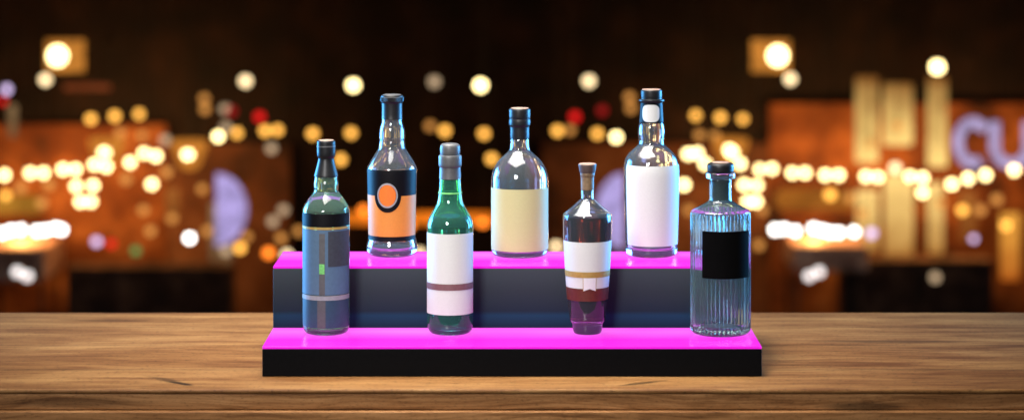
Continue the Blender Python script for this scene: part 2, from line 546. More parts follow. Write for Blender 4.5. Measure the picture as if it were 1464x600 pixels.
# 2: orange and black label with a medallion
b = Bottle('rum_bottle', 'clear bottle with orange and black label and round orange medallion, leftmost on upper step', 560.5, 1,
           [(13.5, 166), (13.5, 166), (14.3, 170), (15, 177), (17.5, 184), (18.3, 190), (18.3, 199), (17.5, 201), (18.3, 203), (18.6, 209), (19.5, 213), (24, 220), (31, 231), (35.2, 239),
            (35.5, 244), (35.4, 244), (34.2, 300), (33.5, 338), (33.5, 340), (34.5, 344), (36.0, 349), (36.2, 354), (35, 360), (31, 363.6), (28, 364.5)], None)
b.body(M['glass'], 2.6, 9)
b.base(M['blocker_dark'])
kn = lambda r, z, a: r
cap = b.lathe('capsule', [(0, 136), (13, 136), (15, 136.6), (15.8, 138.5), (15.8, 146), (15.2, 147), (14.5, 148), (14.5, 168), (14.9, 170), (14.9, 171), (12, 171)], M['black_plastic'])
b.lathe('knurled_band', [(15.7, 139), (16.1, 139.4), (16.1, 145), (15.7, 145.4)], M['black_plastic'], cap, 0, 120,
        lambda r, z, a, i: r + (0.4 / S_UP if int(a / (2 * PI) * 120 + .5) % 2 else 0))
b.lathe('cap_disc', [(0, 135.6), (12.5, 135.6), (12.8, 136.1)], M['grey_cap'], cap, 0)
lb = b.wrap('label', -82, 82, 240.5, 341, M['black_label'], .3, nz=30)
b.wrap('orange_band', -80, 80, 277, 334.5, M['orange_label'], .5, lb, nz=16)
md = b.disc('medallion', 555.5, 277, 19.5, 23, M['black_label'], .8, lb)
b.disc('silver_ring', 555.5, 276, 14.6, 17.6, M['silver'], 1.1, md, inner=.86)
b.disc('orange_disc', 555.5, 276, 12.2, 15.2, M['orange_deep'], 1.1, md)

# 3: green wine bottle
b = Bottle('wine_bottle', 'green glass wine bottle with blank white label and grey stopper on lower step', 643.5, 0,
           [(14, 250), (14, 250), (15, 256), (15.4, 262), (16.3, 275), (17.5, 285), (19.5, 292), (25, 302), (31, 312), (33, 321), (33.1, 324),
            (33.1, 325), (33.1, 400), (33.1, 458), (33.0, 462), (31.8, 469), (28.5, 474.3), (24, 475.6)], None)
b.body(M['glass_green'], 2.6, 7, level=309)
b.fill(*M['teal'])
cap = b.lathe('stopper', [(0, 205), (10, 205.2), (13.2, 207), (14.4, 210), (14.4, 219), (13.8, 221.5), (13.8, 222), (16, 222.3), (16.6, 224), (16.6, 236.5), (16, 238.5), (15, 239), (15, 240), (15.6, 254), (15.8, 256), (13, 256)], M['grey_cap'])
b.lathe('neck_ring', [(16.0, 274.4), (16.9, 274.6), (17.0, 276.4), (16.2, 276.8)], M['green_chip'], None, 0)
lb = b.wrap('label', -80, 80, 331, 445.5, M['white_label'], .3)
b.wrap('mauve_stripe', -80.2, 80.2, 401.5, 410.5, M['mauve'], .6, lb, nz=3)

# 4: squat round-shouldered bottle, cream label
b = Bottle('gin_bottle', 'stout clear bottle with plain cream label and black cap, second on upper step', 743, 1,
           [(12.5, 197), (12.5, 197), (13.6, 201), (13.8, 207), (14.4, 213), (16.5, 217), (22, 222), (30, 229), (37, 240), (40.3, 251), (41, 258),
            (41, 262), (41, 300), (41, 350), (41, 353), (40.4, 359), (38, 363.2), (35, 364.5)], None)
b.body(M['glass'], 2.6, 7)
b.base(M['blocker_dark'])
cap = b.lathe('capsule', [(0, 155.2), (12.5, 155.2), (14.8, 156), (15.3, 158), (15.3, 168.5), (14.7, 170), (14.7, 170.6), (15.4, 171.8), (15.4, 178), (14.8, 180), (13.8, 181), (13.6, 183), (13.6, 200), (11, 200)], M['black_plastic'])
b.lathe('cap_disc', [(0, 154.8), (12.5, 154.8), (12.9, 155.3)], M['cap_top'], cap, 0)
b.wrap('label', -80, 80, 267, 355, M['cream_label'], .3)

# 5: tapered decanter with dark red spirit
b = Bottle('liqueur_bottle', 'tapered bottle of dark red liqueur with cork stopper and gold striped label on lower step', 839.8, 0,
           [(8.6, 268), (8.6, 268), (9.0, 272), (9.0, 281), (9.0, 284.5), (12.5, 287), (20, 294.5), (29, 301.5), (33.4, 304.8), (34.7, 306.6), (35, 310),
            (35, 318), (34.8, 342), (32.2, 385), (29.2, 424), (26.2, 452), (25.2, 457.5), (22.6, 460.5), (21.9, 463), (21.0, 470), (20, 474), (18.6, 475.6)], None)
b.body(M['glass_smoke'], 2.4, 18, level=309)
b.fill(*M['red'])
b.base(M['blocker_red'])
cap = b.lathe('stopper', [(0, 234.5), (11.5, 234.5), (13.0, 235.2), (13.0, 237), (11.4, 246), (10.9, 247.4), (8, 247.4)], M['cork_top'])
b.lathe('cap_disc', [(0, 234.1), (12.0, 234.1), (12.5, 234.9)], M['cap_top'], cap, 0)
b.lathe('cork', [(0, 247), (10.2, 247), (10.4, 248), (10.4, 251.5), (9.7, 252.4), (9.5, 254), (9.3, 271), (9.1, 272), (6.2, 272.4), (6.0, 279), (0, 279)], M['cork'], cap)
lb = b.wrap('label', -82, 82, 342.5, 409.0, M['white_label'], .3)
b.wrap('brown_band', -84, 84, 408.5, 426.5, M['brown_label'], .5, lb, nz=5)
gs = b.wrap('gold_stripe', -82.5, 82.5, 384.6, 392.8, M['gold'], .7, lb, nz=4)
b.wrap('ribbon_tail', -12, 20, 393, 411.5, M['tag_white'], 1.0, gs, na=12, notch=3.2 / S_LOW)
b.wrap('ribbon_edge', -13.5, -12, 393, 411.5, M['gold'], .9, gs, na=3)
b.wrap('ribbon_edge', 20, 21.5, 393, 411.5, M['gold'], .9, gs, na=3)

# 6: large bottle, big white label, oval neck patch
b = Bottle('vodka_bottle', 'large clear bottle with tall blank white label and white patch on black neck, upper step', 931.3, 1,
           [(15, 172), (15, 172), (17, 176), (18.2, 179), (19.0, 184), (19.4, 191), (18.2, 198), (17.8, 203), (18.5, 207), (22, 210.5), (31, 218), (37, 226), (39.0, 235), (39.7, 241),
            (39.5, 260), (38.8, 300), (37.4, 345), (37.2, 348), (37, 356), (36.4, 360.5), (34.5, 363.4), (32, 364.5)], None)
b.body(M['glass'], 2.6, 9)
b.base(M['blocker_dark'])
cap = b.lathe('stopper', [(0, 128.6), (13, 128.6), (14.8, 129.4), (15.1, 131), (15.1, 139.5), (14.7, 141), (14.9, 142), (18.0, 142.4), (18.4, 143.6), (18.0, 145.6), (16, 146.6), (15.5, 148)], M['black_plastic'])
b.lathe('cap_disc', [(0, 128.2), (13, 128.2), (13.3, 128.8)], M['cap_top'], cap, 0)
nl = b.lathe('neck_sleeve', [(15.6, 147), (15.8, 147.2), (16.0, 150), (16.4, 160), (17.2, 172), (17.4, 175), (17.0, 175.6)], M['black_label'])
pf = b.prof
b.prof = [(16.6 / b.s, b.z(140)), (16.8 / b.s, b.z(180))]
b.disc('white_patch', 929.5, 161.5, 12.8, 12.3, M['white_label'], .7, nl, shape='round')
b.prof = pf
b.wrap('label', -67, 82, 234.5, 348, M['white_label'], .3)

# 7: fluted bottle with a black label
NR = 44
def flute(r, z, a):
    s = S_LOW
    zt, zb = (475.6 - 302.5) / s, 2.0 / s
    k = min(1, max(0, (zt - z) / (3 / s))) * min(1, max(0, (z - zb) / (3 / s)))
    return r + (abs(math.sin(a * NR / 2)) - .55) * 2.8 / s * k
b = Bottle('fluted_bottle', 'fluted clear bottle with blank black label and rounded black stopper, rightmost', 1030, 0,
           [(15.4, 256), (15.4, 256), (15.8, 258), (15.9, 284), (17, 287.5), (22, 291), (32, 296.5), (39, 299.8), (41.3, 301.5), (41.8, 303.5),
            (41.8, 306), (41.8, 400), (41.8, 466), (41.8, 468), (41.4, 471.5), (39.5, 474.8), (37, 475.6)], None)
b.body(M['glass_blue'], 3.2, 9, 352, flute, level=300)
b.fill(*M['blue_spirit'])
b.base(M['blocker_dark'])
st = b.lathe('stopper', [(0, 232.4), (12, 232.6), (17.6, 233.8), (19.4, 236.5), (19.0, 243), (19, 245.6), (17, 246.4), (10, 246.4)], M['black_plastic'])
b.lathe('cap_disc', [(0, 231.9), (11.5, 232.1), (12.5, 232.7)], M['cap_top'], st, 0)
b.lathe('glass_collar', [(0, 246.7), (18, 246.7), (20.8, 247.3), (21.2, 249), (21.2, 253), (20.4, 255), (17, 256), (0, 256)], M['glass'], None, 1)
b.lathe('plug', [(0, 257), (12.4, 257), (12.6, 258), (12.6, 284.5), (12.2, 285.6), (0, 285.6)], M['black_plastic'], st, 1)
from_bm('label', patch_bm(b.prof, -41, 60, b.z(392.5), b.z(326), 0.4 / S_LOW, rconst=43.6 / S_LOW), M['black_matte'], b.root, True, 60)

# ------------------------------------------------------------------ far side of the bar, out of focus
K = 2.6                # the far side lies this much deeper than a small room
FLOOR, CEIL = -3.95, 0.60
BD = 10.3 * K
def mottled(name, cols, scale=1.6, rough=0.7):
    m, nt, b = new_mat(name)
    N, L = nt.nodes.new, nt.links.new
    tc = N('ShaderNodeTexCoord')
    mp = N('ShaderNodeMapping'); mp.inputs['Scale'].default_value = (1.0, 1, 1.0)
    L(tc.outputs['Object'], mp.inputs['Vector'])
    n = N('ShaderNodeTexNoise'); n.inputs['Scale'].default_value = scale; n.inputs['Detail'].default_value = 5; n.inputs['Roughness'].default_value = .62
    L(mp.outputs[0], n.inputs['Vector'])
    cr = N('ShaderNodeValToRGB'); L(n.outputs['Fac'], cr.inputs['Fac'])
    e = cr.color_ramp.elements
    e[0].position, e[0].color = 0.32, (*cols[0], 1)
    e[1].position, e[1].color = 0.70, (*cols[-1], 1)
    for i, c in enumerate(cols[1:-1]):
        k = e.new(0.32 + .38 * (i + 1) / (len(cols) - 1)); k.color = (*c, 1)
    L(cr.outputs['Color'], b.inputs['Base Color'])
    b.inputs['Roughness'].default_value = rough
    b.inputs['Specular IOR Level'].default_value = 0.16
    return m
M['backwall'] = mottled('dark_wood_wall', [(0.003, 0.0015, 0.001), (0.009, 0.0036, 0.002), (0.022, 0.009, 0.0045)], 2.4)
M['rust'] = mottled('rust_plaster', [(0.02, 0.008, 0.005), (0.12, 0.035, 0.011), (0.21, 0.07, 0.02), (0.36, 0.14, 0.045)], 1.9)
M['brick'] = mottled('brown_plaster', [(0.03, 0.013, 0.008), (0.12, 0.046, 0.02), (0.22, 0.10, 0.05)], 1.4)
M['darkseat'] = mottled('dark_upholstery', [(0.012, 0.009, 0.008), (0.05, 0.026, 0.017), (0.13, 0.07, 0.045)], 4.0)
def struct(name, bm, mat):
    o = from_bm(name, bm, mat)
    o['kind'] = 'structure'
    return o
struct('backdrop', box_bm(-11, 11, BD, BD + .05, FLOOR, CEIL + .1), M['backwall'])
struct('floor', box_bm(-4.2, 4.2, 2.4, 5.4, -1.09, -1.05), M['backwall'])
struct('ground', box_bm(-11, 11, 5.5, BD - .002, FLOOR - .1, FLOOR), M['backwall'])
struct('ceiling', box_bm(-11, 11, 20.5, BD - .002, CEIL, CEIL + .06), M['backwall'])

def panel(name, label, cat, x0, y0, x1, y1, D, mat, thick=.03, to_floor=False, group=None):
    D *= K
    a, c = at(x0, y0, D), at(x1, y1, D)
    z0 = FLOOR if to_floor else c.z
    o = from_bm(name, box_bm(a.x, c.x, D, D + thick, z0, a.z, 0.006, 2), mat)
    tag(o, label, cat, group)
    return o
# plastered walls
panel('wall_panel', 'orange brown plastered wall panel at the far left behind the strings of lamps', 'wall', -90, 178, 238, 470, 10.24, M['rust'], .05, True)
panel('wall_panel', 'dim brown wall panel behind the lavender half moon sign on the left', 'wall', 240, 205, 415, 470, 10.24, M['brick'], .05, True)
panel('wall_panel', 'rust brown wall panel behind the tall cream columns at the far right', 'wall', 1100, 148, 1560, 470, 10.24, M['rust'], .05, True)
panel('wall_panel', 'dim reddish wall panel behind the large white label bottle', 'wall', 775, 205, 1098, 470, 10.24, M['brick'], .05, True)
# low dark furniture in front of the far wall
panel('bench', 'low dark bench along the far wall, left of the bottle display', 'bench', 95, 382, 330, 470, 9.7, M['darkseat'], .4, True)
panel('bench', 'low dark bench along the far wall at the right edge of the counter', 'bench', 1205, 372, 1420, 470, 9.7, M['darkseat'], .4, True)

M['cloth'] = mottled('pale_tablecloth', [(0.10, 0.05, 0.04), (0.26, 0.15, 0.12), (0.42, 0.30, 0.26)], 5.0)
def table(x0, x1, y0, y1, label, D=9.75):
    D *= K
    a, c = at(x0, y0, D), at(x1, y1, D)
    t = thing('dining_table', label, 'table', ((a.x + c.x) / 2, D, FLOOR), 'blurred tables by the far wall')
    h = (c.x - a.x) / 2
    ob = from_bm('tablecloth', box_bm(-h, h, -.5, .5, c.z - FLOOR, a.z - FLOOR, .03, 3), M['cloth'], t)
    for sx in (-1, 1):
        for sy in (-1, 1):
            from_bm('leg', box_bm(sx * h * .85 - .02, sx * h * .85 + .02, sy * .4 - .02, sy * .4 + .02, 0, c.z - FLOOR + .01), M['darkseat'], t)
table(-20, 78, 345, 392, 'table with pale cloth low at far left under the white lamps')
table(1125, 1232, 342, 378, 'table with pale cloth low at far right under the white lamps')

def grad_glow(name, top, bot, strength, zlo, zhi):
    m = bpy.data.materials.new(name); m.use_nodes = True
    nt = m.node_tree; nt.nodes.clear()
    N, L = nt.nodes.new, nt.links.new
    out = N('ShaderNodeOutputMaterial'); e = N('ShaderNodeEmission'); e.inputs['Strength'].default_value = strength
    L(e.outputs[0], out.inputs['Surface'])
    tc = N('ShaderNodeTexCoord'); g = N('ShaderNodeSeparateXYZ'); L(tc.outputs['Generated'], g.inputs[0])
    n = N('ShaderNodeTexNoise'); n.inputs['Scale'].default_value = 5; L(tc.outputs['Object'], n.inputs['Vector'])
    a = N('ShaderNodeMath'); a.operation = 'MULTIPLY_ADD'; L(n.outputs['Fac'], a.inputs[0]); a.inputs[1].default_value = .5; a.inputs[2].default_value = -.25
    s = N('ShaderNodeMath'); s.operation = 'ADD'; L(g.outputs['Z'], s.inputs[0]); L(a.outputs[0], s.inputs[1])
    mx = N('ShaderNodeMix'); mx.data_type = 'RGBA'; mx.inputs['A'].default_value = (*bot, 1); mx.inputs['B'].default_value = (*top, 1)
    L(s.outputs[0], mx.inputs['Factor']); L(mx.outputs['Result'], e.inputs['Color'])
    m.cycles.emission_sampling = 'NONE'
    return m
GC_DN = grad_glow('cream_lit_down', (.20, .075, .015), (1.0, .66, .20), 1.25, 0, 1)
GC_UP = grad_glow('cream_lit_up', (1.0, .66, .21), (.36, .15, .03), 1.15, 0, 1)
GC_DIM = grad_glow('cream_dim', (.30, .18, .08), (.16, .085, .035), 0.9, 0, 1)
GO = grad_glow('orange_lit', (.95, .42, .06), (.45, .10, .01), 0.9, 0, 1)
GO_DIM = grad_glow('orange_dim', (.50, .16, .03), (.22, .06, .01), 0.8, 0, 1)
cg = 'lit columns on the far wall'
def column(x0, y0, x1, y1, mat, label, D=9.9):  # columns emit by themselves; the uplight's fade is put into their glow
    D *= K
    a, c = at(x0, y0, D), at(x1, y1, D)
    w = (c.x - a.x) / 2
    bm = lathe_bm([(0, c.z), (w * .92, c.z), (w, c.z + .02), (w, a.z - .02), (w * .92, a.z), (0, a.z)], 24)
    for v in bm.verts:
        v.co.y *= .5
    o = from_bm('lit_column', bm, mat, None, True)
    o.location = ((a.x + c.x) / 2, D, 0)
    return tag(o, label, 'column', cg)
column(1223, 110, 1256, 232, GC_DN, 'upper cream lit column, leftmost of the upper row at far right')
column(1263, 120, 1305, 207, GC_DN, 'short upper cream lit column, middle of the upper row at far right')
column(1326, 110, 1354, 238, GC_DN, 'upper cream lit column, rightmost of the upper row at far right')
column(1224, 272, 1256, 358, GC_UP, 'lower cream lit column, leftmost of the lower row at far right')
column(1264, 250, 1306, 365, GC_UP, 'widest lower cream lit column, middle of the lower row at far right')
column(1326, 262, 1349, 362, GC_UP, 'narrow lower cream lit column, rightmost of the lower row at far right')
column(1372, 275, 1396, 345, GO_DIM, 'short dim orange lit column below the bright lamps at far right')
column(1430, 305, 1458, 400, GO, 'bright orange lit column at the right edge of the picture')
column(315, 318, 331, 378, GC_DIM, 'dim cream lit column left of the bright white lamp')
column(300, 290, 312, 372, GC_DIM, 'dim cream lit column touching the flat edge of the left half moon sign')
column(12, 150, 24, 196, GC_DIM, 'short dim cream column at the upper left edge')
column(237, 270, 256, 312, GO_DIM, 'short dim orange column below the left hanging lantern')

# horizontal neon tubes
def tube(x0, x1, y, hpx, col, st, label, D=9.8):
    D *= K
    a, c = at(x0, y, D), at(x1, y, D)
    r = hpx / 2 / F * D
    bm = lathe_bm([(0, a.x), (r * .6, a.x), (r, a.x + r * .5), (r, c.x - r * .5), (r * .6, c.x), (0, c.x)], 20)
    bmesh.ops.rotate(bm, cent=(0, 0, 0), matrix=Matrix.Rotation(R(90), 3, 'Y'), verts=bm.verts)
    o = from_bm('neon_tube', bm, glow('neon_glow', col, st, False, .35, 3), None, True)
    o.location = (0, D, a.z)
    tag(o, label, 'light')
tube(486, 706, 312, 17, (1.0, .22, .012), .95, 'long horizontal orange neon tube behind the green bottle')
tube(92, 158, 125, 9, (.32, .07, .02), .6, 'dim red neon tube above the amber lamps at upper left')
tube(1110, 1222, 285, 30, (.75, .24, .03), .45, 'wide orange neon tube right of the fluted bottle')
tube(-30, 60, 292, 26, (.85, .36, .04), .6, 'wide orange neon tube at the left edge above the white lamps')

# half moon signs
def half_moon(x0, x1, y0, y1, flat_left, label, D=9.0):
    D *= K
    a, c = at(x0, y0, D), at(x1, y1, D)
    w, h = c.x - a.x, (a.z - c.z) / 2
    zc = (a.z + c.z) / 2
    bm = bmesh.new()
    pts = []
    for i in range(33):
        t = -PI / 2 + PI * i / 32
        px = w * math.cos(t)
        pts.append((px if flat_left else -px, h * math.sin(t)))
    rows = []
    for y, s_ in ((-.03, .9), (-.02, 1.0), (.02, 1.0)):
        rows.append([bm.verts.new((p[0] * s_, y, p[1] * s_)) for p in pts])
    for A, B in zip(rows, rows[1:]):
        for i in range(len(pts)):
            j = (i + 1) % len(pts)
            bm.faces.new((A[i], A[j], B[j], B[i]))
    bm.faces.new(rows[0]); bm.faces.new(rows[-1])
    o = from_bm('half_moon_sign', bm, glow('lavender_glow', (.50, .40, .80), .88, False, .35, 9))
    o.location = (a.x if flat_left else c.x, D, zc)
    tag(o, label, 'sign', 'lavender half moon signs')
half_moon(309, 353, 248, 351, True, 'lavender half moon sign with its flat edge to the left, left of the display')
half_moon(853, 892, 248, 354, False, 'lavender half moon sign with its round edge to the left, behind the red liqueur')

# neon letters C and U at the right edge
def stroke(name, pts, rad, mat, parent):
    cu = bpy.data.curves.new(name, 'CURVE')
    cu.dimensions = '3D'
    sp = cu.splines.new('POLY')
    sp.points.add(len(pts) - 1)
    for p, q in zip(sp.points, pts):
        p.co = (*q, 1)
    cu.bevel_depth = rad
    cu.bevel_resolution = 4
    tmp = bpy.data.objects.new(name, cu)
    COL.objects.link(tmp)
    dg = bpy.context.evaluated_depsgraph_get()
    me = bpy.data.meshes.new_from_object(tmp.evaluated_get(dg))
    bpy.data.objects.remove(tmp)
    me.name = name
    return link(name, me, mat, parent)
D9 = 9.5 * K
u = D9 / F
neon = thing('neon_sign', 'large lavender neon letters glowing at the upper right edge', 'sign', at(1420, 240, D9))
LV = glow('letter_glow', (.58, .48, .80), .8, False, .25, 9)
c0 = at(1420, 240, D9)
cc = at(1391, 204, D9) - c0
pts = [(cc.x + 21 * u * math.cos(t), 0, cc.z + 29 * u * math.sin(t)) for t in [R(40) + (R(300) - R(40)) * i / 30 for i in range(31)]]
stroke('letter', pts, 7.5 * u, LV, neon)
cc = at(1446, 204, D9) - c0
pts = [(cc.x - 24 * u, 0, cc.z + 30 * u), (cc.x - 24 * u, 0, cc.z - 6 * u)] + \
      [(cc.x + 24 * u * math.cos(t), 0, cc.z - 6 * u + 24 * u * math.sin(t)) for t in [PI + PI * i / 16 for i in range(1, 16)]] + \
      [(cc.x + 24 * u, 0, cc.z - 6 * u), (cc.x + 24 * u, 0, cc.z + 30 * u)]
stroke('letter', pts, 7.5 * u, LV, neon)

# ---- lamps: globe + cord with socket
def globe_me(r):
    bm = bmesh.new()
    bmesh.ops.create_uvsphere(bm, u_segments=20, v_segments=14, radius=r)
    me = bpy.data.meshes.new('bulb')
    bm.to_mesh(me); bm.free()
    me.polygons.foreach_set('use_smooth', [True] * len(me.polygons))
    return me
def cord_me(h, r):
    bm = lathe_bm([(0, r * .8), (r * .45, r * .8), (r * .45, r * 1.25), (.0022, r * 1.35), (.0022, h), (0, h)], 10)
    me = bpy.data.meshes.new('cord')
    bmesh.ops.recalc_face_normals(bm, faces=bm.faces)
    bm.to_mesh(me); bm.free()
    me.materials.append(M['dark_metal'])
    return me
GL = {
    'amber': ('amber', glow('amber_bulb', (.86, .40, .065), 3.31, False, .12, 60)),
    'dimamber': ('faint amber', glow('dim_amber_bulb', (.30, .125, .028), 3.06, False, .2, 60)),
    'orange': ('orange', glow('orange_bulb', (1.0, .22, .02), 3.24, False, .1, 60)),
    'warm': ('warm white', glow('warm_bulb', (1.0, .76, .32), 8.5, False)),
    'white': ('bright white', glow('white_bulb', (1.0, .95, .88), 8.0, False)),
    'cream': ('pale cream', glow('cream_bulb', (.84, .62, .33), 3.60, False, .08, 60)),
    'faint': ('faint grey', glow('faint_bulb', (.23, .16, .095), 3.24, False, .15, 60)),
    'pale': ('pale grey white', glow('pale_bulb', (.66, .60, .58), 3.24, False, .1, 60)),
    'red': ('deep red', glow('red_bulb', (.42, .006, .006), 2.88, False, .1, 60)),
    'dimred': ('faint red', glow('dim_red_bulb', (.13, .004, .004), 2.88, False, .1, 60)),
    'violet': ('pale violet', glow('violet_bulb', (.50, .38, .62), 2.88, False, .1, 60)),
    'green': ('dim green', glow('green_bulb', (.03, .12, .03), 3.24, False)),
}
ORD = ['first', 'second', 'third', 'fourth', 'fifth', 'sixth', 'seventh', 'eighth', 'ninth', 'tenth', 'eleventh', 'twelfth', 'thirteenth', 'fourteenth']
LAMP_CACHE = {}
def lamp(px, py, kind, label, rpx=6.2, D=None, group=None):
    D = (D or random.uniform(8.9, 9.5)) * K
    r = rpx / F * D
    p = at(px, py, D)
    key = (kind, rpx)
    root = thing('hanging_lamp', label, 'lamp', p, group)
    if key not in LAMP_CACHE:
        me = globe_me(rpx / F * 9.2 * K)
        me.materials.append(GL[kind][1])
        LAMP_CACHE[key] = me
    bl = bpy.data.objects.new('bulb', LAMP_CACHE[key])
    COL.objects.link(bl); bl.parent = root
    cd = bpy.data.objects.new('cord', cord_me(CEIL - p.z, r))
    COL.objects.link(cd); cd.parent = root
    return root
def row(desc, items, kind, rpx=6.2, group=None):
    """items sorted from left to right"""
    items = sorted(items)
    for i, (x, y) in enumerate(items):
        name = GL[kind][0]
        lab = f'{name} lamp, {ORD[i]} from left {desc}' if len(items) > 1 else f'{name} lamp {desc}'
        if len(lab.split()) > 16: print('LONG', lab)
        lamp(x, y, kind, lab, rpx, None, group or 'hanging lamps of the far bar')
B = 5.8
row('in the upper amber row at far left', [(130, 170), (164, 166), (199, 163)], 'amber')
row('below the upper amber row at far left', [(172, 190), (203, 194)], 'dimamber')
row('in the row left of the orange label bottle', [(339, 190), (379, 187), (397, 186), (447, 191), (502, 190)], 'amber')
row('just right of the black capsule of the slate blue bottle', [(487, 228)], 'amber')
row('in the row above the grey stopper', [(636, 187), (692, 191)], 'amber')
row('overlapping the amber lamp above the grey stopper', [(615, 180)], 'dimamber')
row('left of the cream label bottle\'s shoulder', [(703, 227)], 'amber')
row('in the row above the cork stopper', [(797, 187), (854, 191)], 'amber')
row('overlapping the amber lamp above the cork stopper', [(815, 186)], 'dimamber')
row('in the upper row right of the tall white label bottle', [(995, 165), (1030, 168), (1062, 170)], 'amber')
row('below the upper row right of the white label bottle', [(1000, 193), (1022, 194)], 'dimamber')
row('high above the left bottles, stacked one on another', [(292, 141), (293, 156)], 'dimamber')
row('beside the neck of the tall white label bottle', [(900, 139), (902, 155)], 'dimamber')
row('high between the dark ceiling and the bottles', [(505, 122), (687, 122)], 'warm', 7.2)
row('at the left end of the amber row', [(312, 195)], 'warm', B)
row('left of the tall white label bottle', [(881, 196)], 'warm', B)
row('high in the dark upper part', [(351, 116), (842, 116)], 'cream', 7.2)
row('high in the dark middle above the grey stopper', [(621, 117)], 'faint', 7.2)
row('below the big lantern at upper left', [(65, 114)], 'cream', 6.9)
row('in the long middle row at far left', [(6, 250), (43, 247), (62, 247), (90, 242), (108, 242), (135, 235), (152, 238), (186, 232), (206, 219), (223, 223)], 'warm', B)
row('in the low cluster at far left', [(109, 266), (133, 265), (115, 288), (130, 288)], 'warm', B)
row('alone below the left hanging lantern', [(217, 263)], 'warm', B)
row('at the left edge below the middle row', [(8, 279)], 'amber')
row('in the low white row at far left', [(3, 333), (16, 329), (30, 328), (53, 330), (65, 329), (79, 326), (88, 328)], 'white', B)
row('left of the left half moon sign', [(271, 340)], 'white', B)
row('just right of the bright white one by the half moon', [(296, 330)], 'dimamber')
row('at the foot of the left half moon sign', [(353, 338)], 'dimamber')
row('below the foot of the left half moon sign', [(343, 354)], 'amber', 6.6)
row('close to the left end of the upper step', [(384, 361)], 'orange', 6.9)
row('in front of the brown wall left of the half moon', [(289, 270)], 'dimamber', 6.2)
row('in the pair low at far left', [(25, 388), (39, 394)], 'pale', 6.6)
row('low between the white lamps and the half moon', [(159, 348)], 'red', 6.2)
row('left of the low red one', [(138, 345)], 'violet', 6.2)
row('right of the low red one', [(194, 358)], 'green', 6.2)
row('high above the slate blue bottle, left of the orange label bottle', [(371, 167)], 'red', 6.9)
row('left of the brighter red one above the slate blue bottle', [(331, 159)], 'dimred', 6.9)
row('left of the neck of the white label bottle', [(822, 167)], 'red', 6.9)
row('right of the red one near the white label bottle', [(861, 158)], 'dimred', 6.9)
row('at the left edge above the strings of lamps', [(9, 128)], 'violet', 6.6)
row('under the violet one at the left edge', [(4, 145)], 'red', 5.5)
row('along the upper step behind the bottles', [(410, 364), (600, 362), (795, 352)], 'cream', 6.2)
row('beside the slate blue bottle, near the upper step', [(427, 330), (402, 340)], 'dimamber', 6.2)
row('beside the fluted bottle\'s stopper', [(984, 220), (997, 219), (1008, 234), (978, 264)], 'warm', B)
row('in the cluster right of the fluted bottle\'s stopper', [(1043, 214), (1058, 234), (1064, 264), (1082, 265), (1069, 288), (1081, 288)], 'warm', B)
row('in the long middle row at far right', [(1086, 242), (1104, 241), (1133, 247), (1151, 247), (1180, 250), (1199, 250), (1238, 252), (1255, 253), (1301, 252), (1319, 254)], 'warm', B)
row('in the row under the lavender letters', [(1361, 263), (1384, 255), (1409, 250), (1450, 243)], 'warm', B)
row('hanging below the long middle row at far right', [(1319, 275)], 'warm', B)
row('between the upper and lower lit columns', [(1280, 240)], 'cream', 6.9)
row('under the long middle row at far right', [(1187, 278)], 'amber', 6.9)
row('in the low white row at far right', [(1108, 328), (1121, 327), (1137, 330), (1163, 326), (1176, 329), (1187, 332), (1199, 332), (1221, 331)], 'white', B)
row('at the right end of the low white row', [(1246, 333)], 'violet', 6.6)
row('in the pair low at far right', [(1157, 394), (1171, 388)], 'pale', 6.6)
row('low before the dark bench at far right', [(1337, 396)], 'faint', 6.9)
row('beside the bright orange column at right edge', [(1392, 341)], 'violet', 4.8)
row('in the pale pair left of the lantern', [(322, 156), (323, 182)], 'faint', 6.6)
row('in the dim brown middle ground left of the display', [(236, 200), (322, 335), (323, 358), (388, 212), (390, 316), (405, 300)], 'faint', 6.5)
row('scattered below the middle row at far left', [(30, 268), (70, 264), (180, 256), (238, 246), (60, 290)], 'dimamber', 7)
row('deep among the lit columns at far right', [(1215, 282), (1232, 305), (1345, 290), (1402, 300), (1425, 285)], 'dimamber', 7)
row('near the right edge below the letters', [(1438, 322), (1376, 300)], 'amber', 6.5)
row('low over the orange neon tube', [(520, 300), (585, 322), (690, 318)], 'orange', 6)
row('low in the dim right part behind the fluted bottle', [(985, 300), (1090, 300), (1085, 350), (1245, 205), (1283, 180)], 'dimamber', 6.5)
row('low along the far bench at left', [(215, 330), (246, 312), (205, 300)], 'dimamber', 6.5)
row('high in front of the rust wall at upper right', [(1340, 96)], 'warm', 8.3)
row('below the square lantern at upper right', [(1130, 113)], 'cream', 6.9)

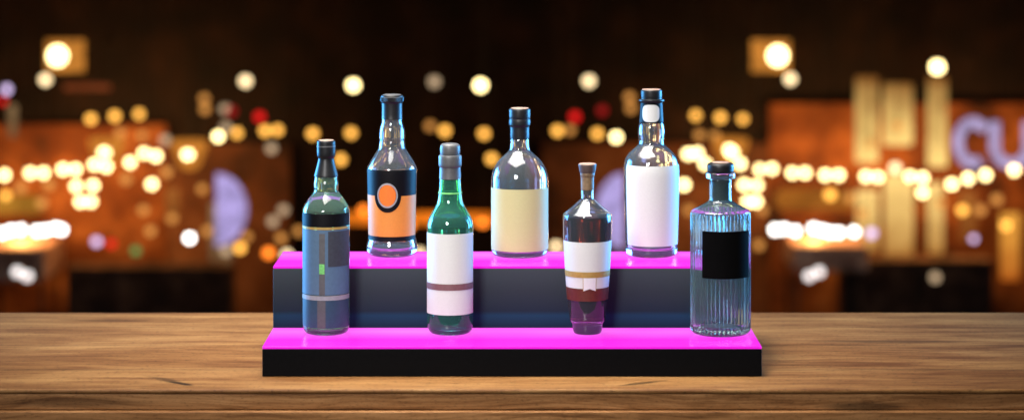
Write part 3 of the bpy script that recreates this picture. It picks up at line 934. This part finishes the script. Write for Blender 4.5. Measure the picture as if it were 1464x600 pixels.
# square lanterns high up and conical ones
def lantern(px, py, label, D=9.1, side=1):
    D *= K
    p = at(px, py, D)
    t = thing('wall_lantern', label, 'lantern', p, 'square lanterns')
    k = D / F
    me = globe_me(13 * k); me.materials.append(GL['warm'][1])
    g = bpy.data.objects.new('bulb', me); COL.objects.link(g); g.parent = t
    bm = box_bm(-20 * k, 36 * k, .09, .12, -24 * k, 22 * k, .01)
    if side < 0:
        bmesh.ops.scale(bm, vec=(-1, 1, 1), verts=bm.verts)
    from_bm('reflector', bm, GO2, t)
    from_bm('bracket', box_bm(-.012, .012, .12, BD - D + .002, -.012, .012), M['dark_metal'], t)
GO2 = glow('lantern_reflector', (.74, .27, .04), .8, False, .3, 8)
lantern(82, 80, 'large bright square lantern high at the upper left', 9.1)
lantern(1112, 80, 'large bright square lantern high in front of the rust wall at upper right', 9.1, -1)
def cone_lantern(px, py, label, D=9.3):
    D *= K
    p = at(px, py, D)
    t = thing('hanging_lantern', label, 'lantern', p, 'conical hanging lanterns')
    k = D / F
    me = globe_me(8 * k); me.materials.append(GL['warm'][1])
    g = bpy.data.objects.new('bulb', me); COL.objects.link(g); g.parent = t
    bm = lathe_bm([(0, 16 * k), (26 * k, 16 * k), (25 * k, 8 * k), (17 * k, -14 * k), (10 * k, -24 * k), (0, -26 * k)], 24)
    o = from_bm('shade', bm, GO3, t, True)
    o.location = (0, .12, 0)
    cd = bpy.data.objects.new('cord', cord_me(CEIL - p.z, 11 * k)); COL.objects.link(cd); cd.parent = t
GO3 = glow('amber_shade', (.78, .27, .035), .75, False, .3, 12)
cone_lantern(269, 219, 'amber conical hanging lantern, right of the left strings of lamps')
cone_lantern(150, 216, 'amber conical hanging lantern among the left strings of lamps')
cone_lantern(1046, 216, 'amber conical hanging lantern above the fluted bottle')

# ------------------------------------------------------------------ light
def area(name, loc, target, sx, sy, power, col, spread=180):
    l = bpy.data.lights.new(name, 'AREA')
    l.shape = 'RECTANGLE'
    l.size, l.size_y = sx, sy
    l.energy = power
    l.color = col
    l.spread = R(spread)
    o = bpy.data.objects.new(name, l)
    COL.objects.link(o)
    o.location = loc
    o.rotation_euler = (Vector(target) - Vector(loc)).to_track_quat('-Z', 'Y').to_euler()
    return o
area('softbox_overhead', (-0.28, 3.74, 1.62), (-0.10, 3.84, 0.1), 1.40, 1.15, 27, (1.0, 0.95, 0.89), 70)
area('front_light', (-0.9, 0.6, 1.5), (0, 3.8, 0.2), 0.7, 0.7, 8.2, (1.0, 0.98, 0.97), 50)
area('blue_side', (-1.30, 4.55, 0.38), (0, 3.83, 0.25), 0.8, 0.7, 9.5, (0.10, 0.46, 1.0), 50)
area('blue_side', (1.30, 4.55, 0.38), (0, 3.83, 0.25), 0.8, 0.7, 9.5, (0.10, 0.46, 1.0), 50)
def spot(name, loc, target, power, col, size, blend, rad=.1):
    l = bpy.data.lights.new(name, 'SPOT')
    l.energy = power; l.color = col; l.spot_size = R(size); l.spot_blend = blend; l.shadow_soft_size = rad
    o = bpy.data.objects.new(name, l); COL.objects.link(o)
    o.location = loc
    o.rotation_euler = (Vector(target) - Vector(loc)).to_track_quat('-Z', 'Y').to_euler()
    return o
spot('counter_spot', (-0.55, 4.3, 2.0), (-0.42, 4.0, 0), 52, (1.0, 0.78, 0.50), 36, 1.0)
spot('counter_spot', (0.65, 4.3, 2.0), (0.52, 4.0, 0), 18, (1.0, 0.78, 0.50), 36, 1.0)
# glow that the far lamps throw on their walls
def bulb_light(px, py, D, power, col=(1.0, .46, .13)):
    l = bpy.data.lights.new('lamp_glow', 'POINT')
    l.energy = power * K * K * 1.7; l.color = col; l.shadow_soft_size = .08
    o = bpy.data.objects.new('lamp_glow', l); COL.objects.link(o)
    o.location = at(px, py, D * K)
for px, py, pw in ((62, 247, 5), (150, 216, 5), (269, 219, 3.2), (30, 328, 4), (1104, 241, 2.2), (1199, 250, 2.6), (1255, 253, 4), (1361, 263, 5), (1163, 328, 3.5), (1450, 243, 4), (82, 80, 1.0), (1112, 80, 0.5), (1340, 96, 1.0), (985, 220, 2.5), (312, 195, 1.0)):
    bulb_light(px, py, 9.75, pw)

w = bpy.data.worlds.new('World')
sc.world = w
w.use_nodes = True
w.node_tree.nodes['Background'].inputs['Color'].default_value = (0.10, 0.20, 0.36, 1)
w.node_tree.nodes['Background'].inputs['Strength'].default_value = 0.20

# ------------------------------------------------------------------ camera
cam = bpy.data.cameras.new('camera')
co = bpy.data.objects.new('camera', cam)
COL.objects.link(co)
co.location = (0, 0, CAMZ)
co.rotation_euler = (R(90), 0, 0)
cam.sensor_fit = 'HORIZONTAL'
cam.sensor_width = 36.0
cam.lens = F / 1464.0 * 36.0
cam.shift_y = -423.0 / 1464.0
cam.clip_end = 100
cam.dof.use_dof = True
cam.dof.focus_distance = 3.745
cam.dof.aperture_fstop = cam.lens / 27.5
cam.dof.aperture_blades = 0
sc.camera = co

sc.render.engine = 'CYCLES'
c = sc.cycles
c.use_denoising = True
try:
    c.denoiser = 'OPENIMAGEDENOISE'
    c.denoising_input_passes = 'RGB_ALBEDO_NORMAL'
except Exception:
    pass
c.max_bounces = 22
c.transmission_bounces = 20
c.glossy_bounces = 8
c.diffuse_bounces = 3
c.transparent_max_bounces = 16
c.caustics_reflective = False
c.caustics_refractive = True
c.sample_clamp_indirect = 6
c.use_adaptive_sampling = False
sc.view_settings.view_transform = 'Standard'
sc.view_settings.look = 'None'
sc.view_settings.exposure = 0
sc.view_settings.gamma = 1
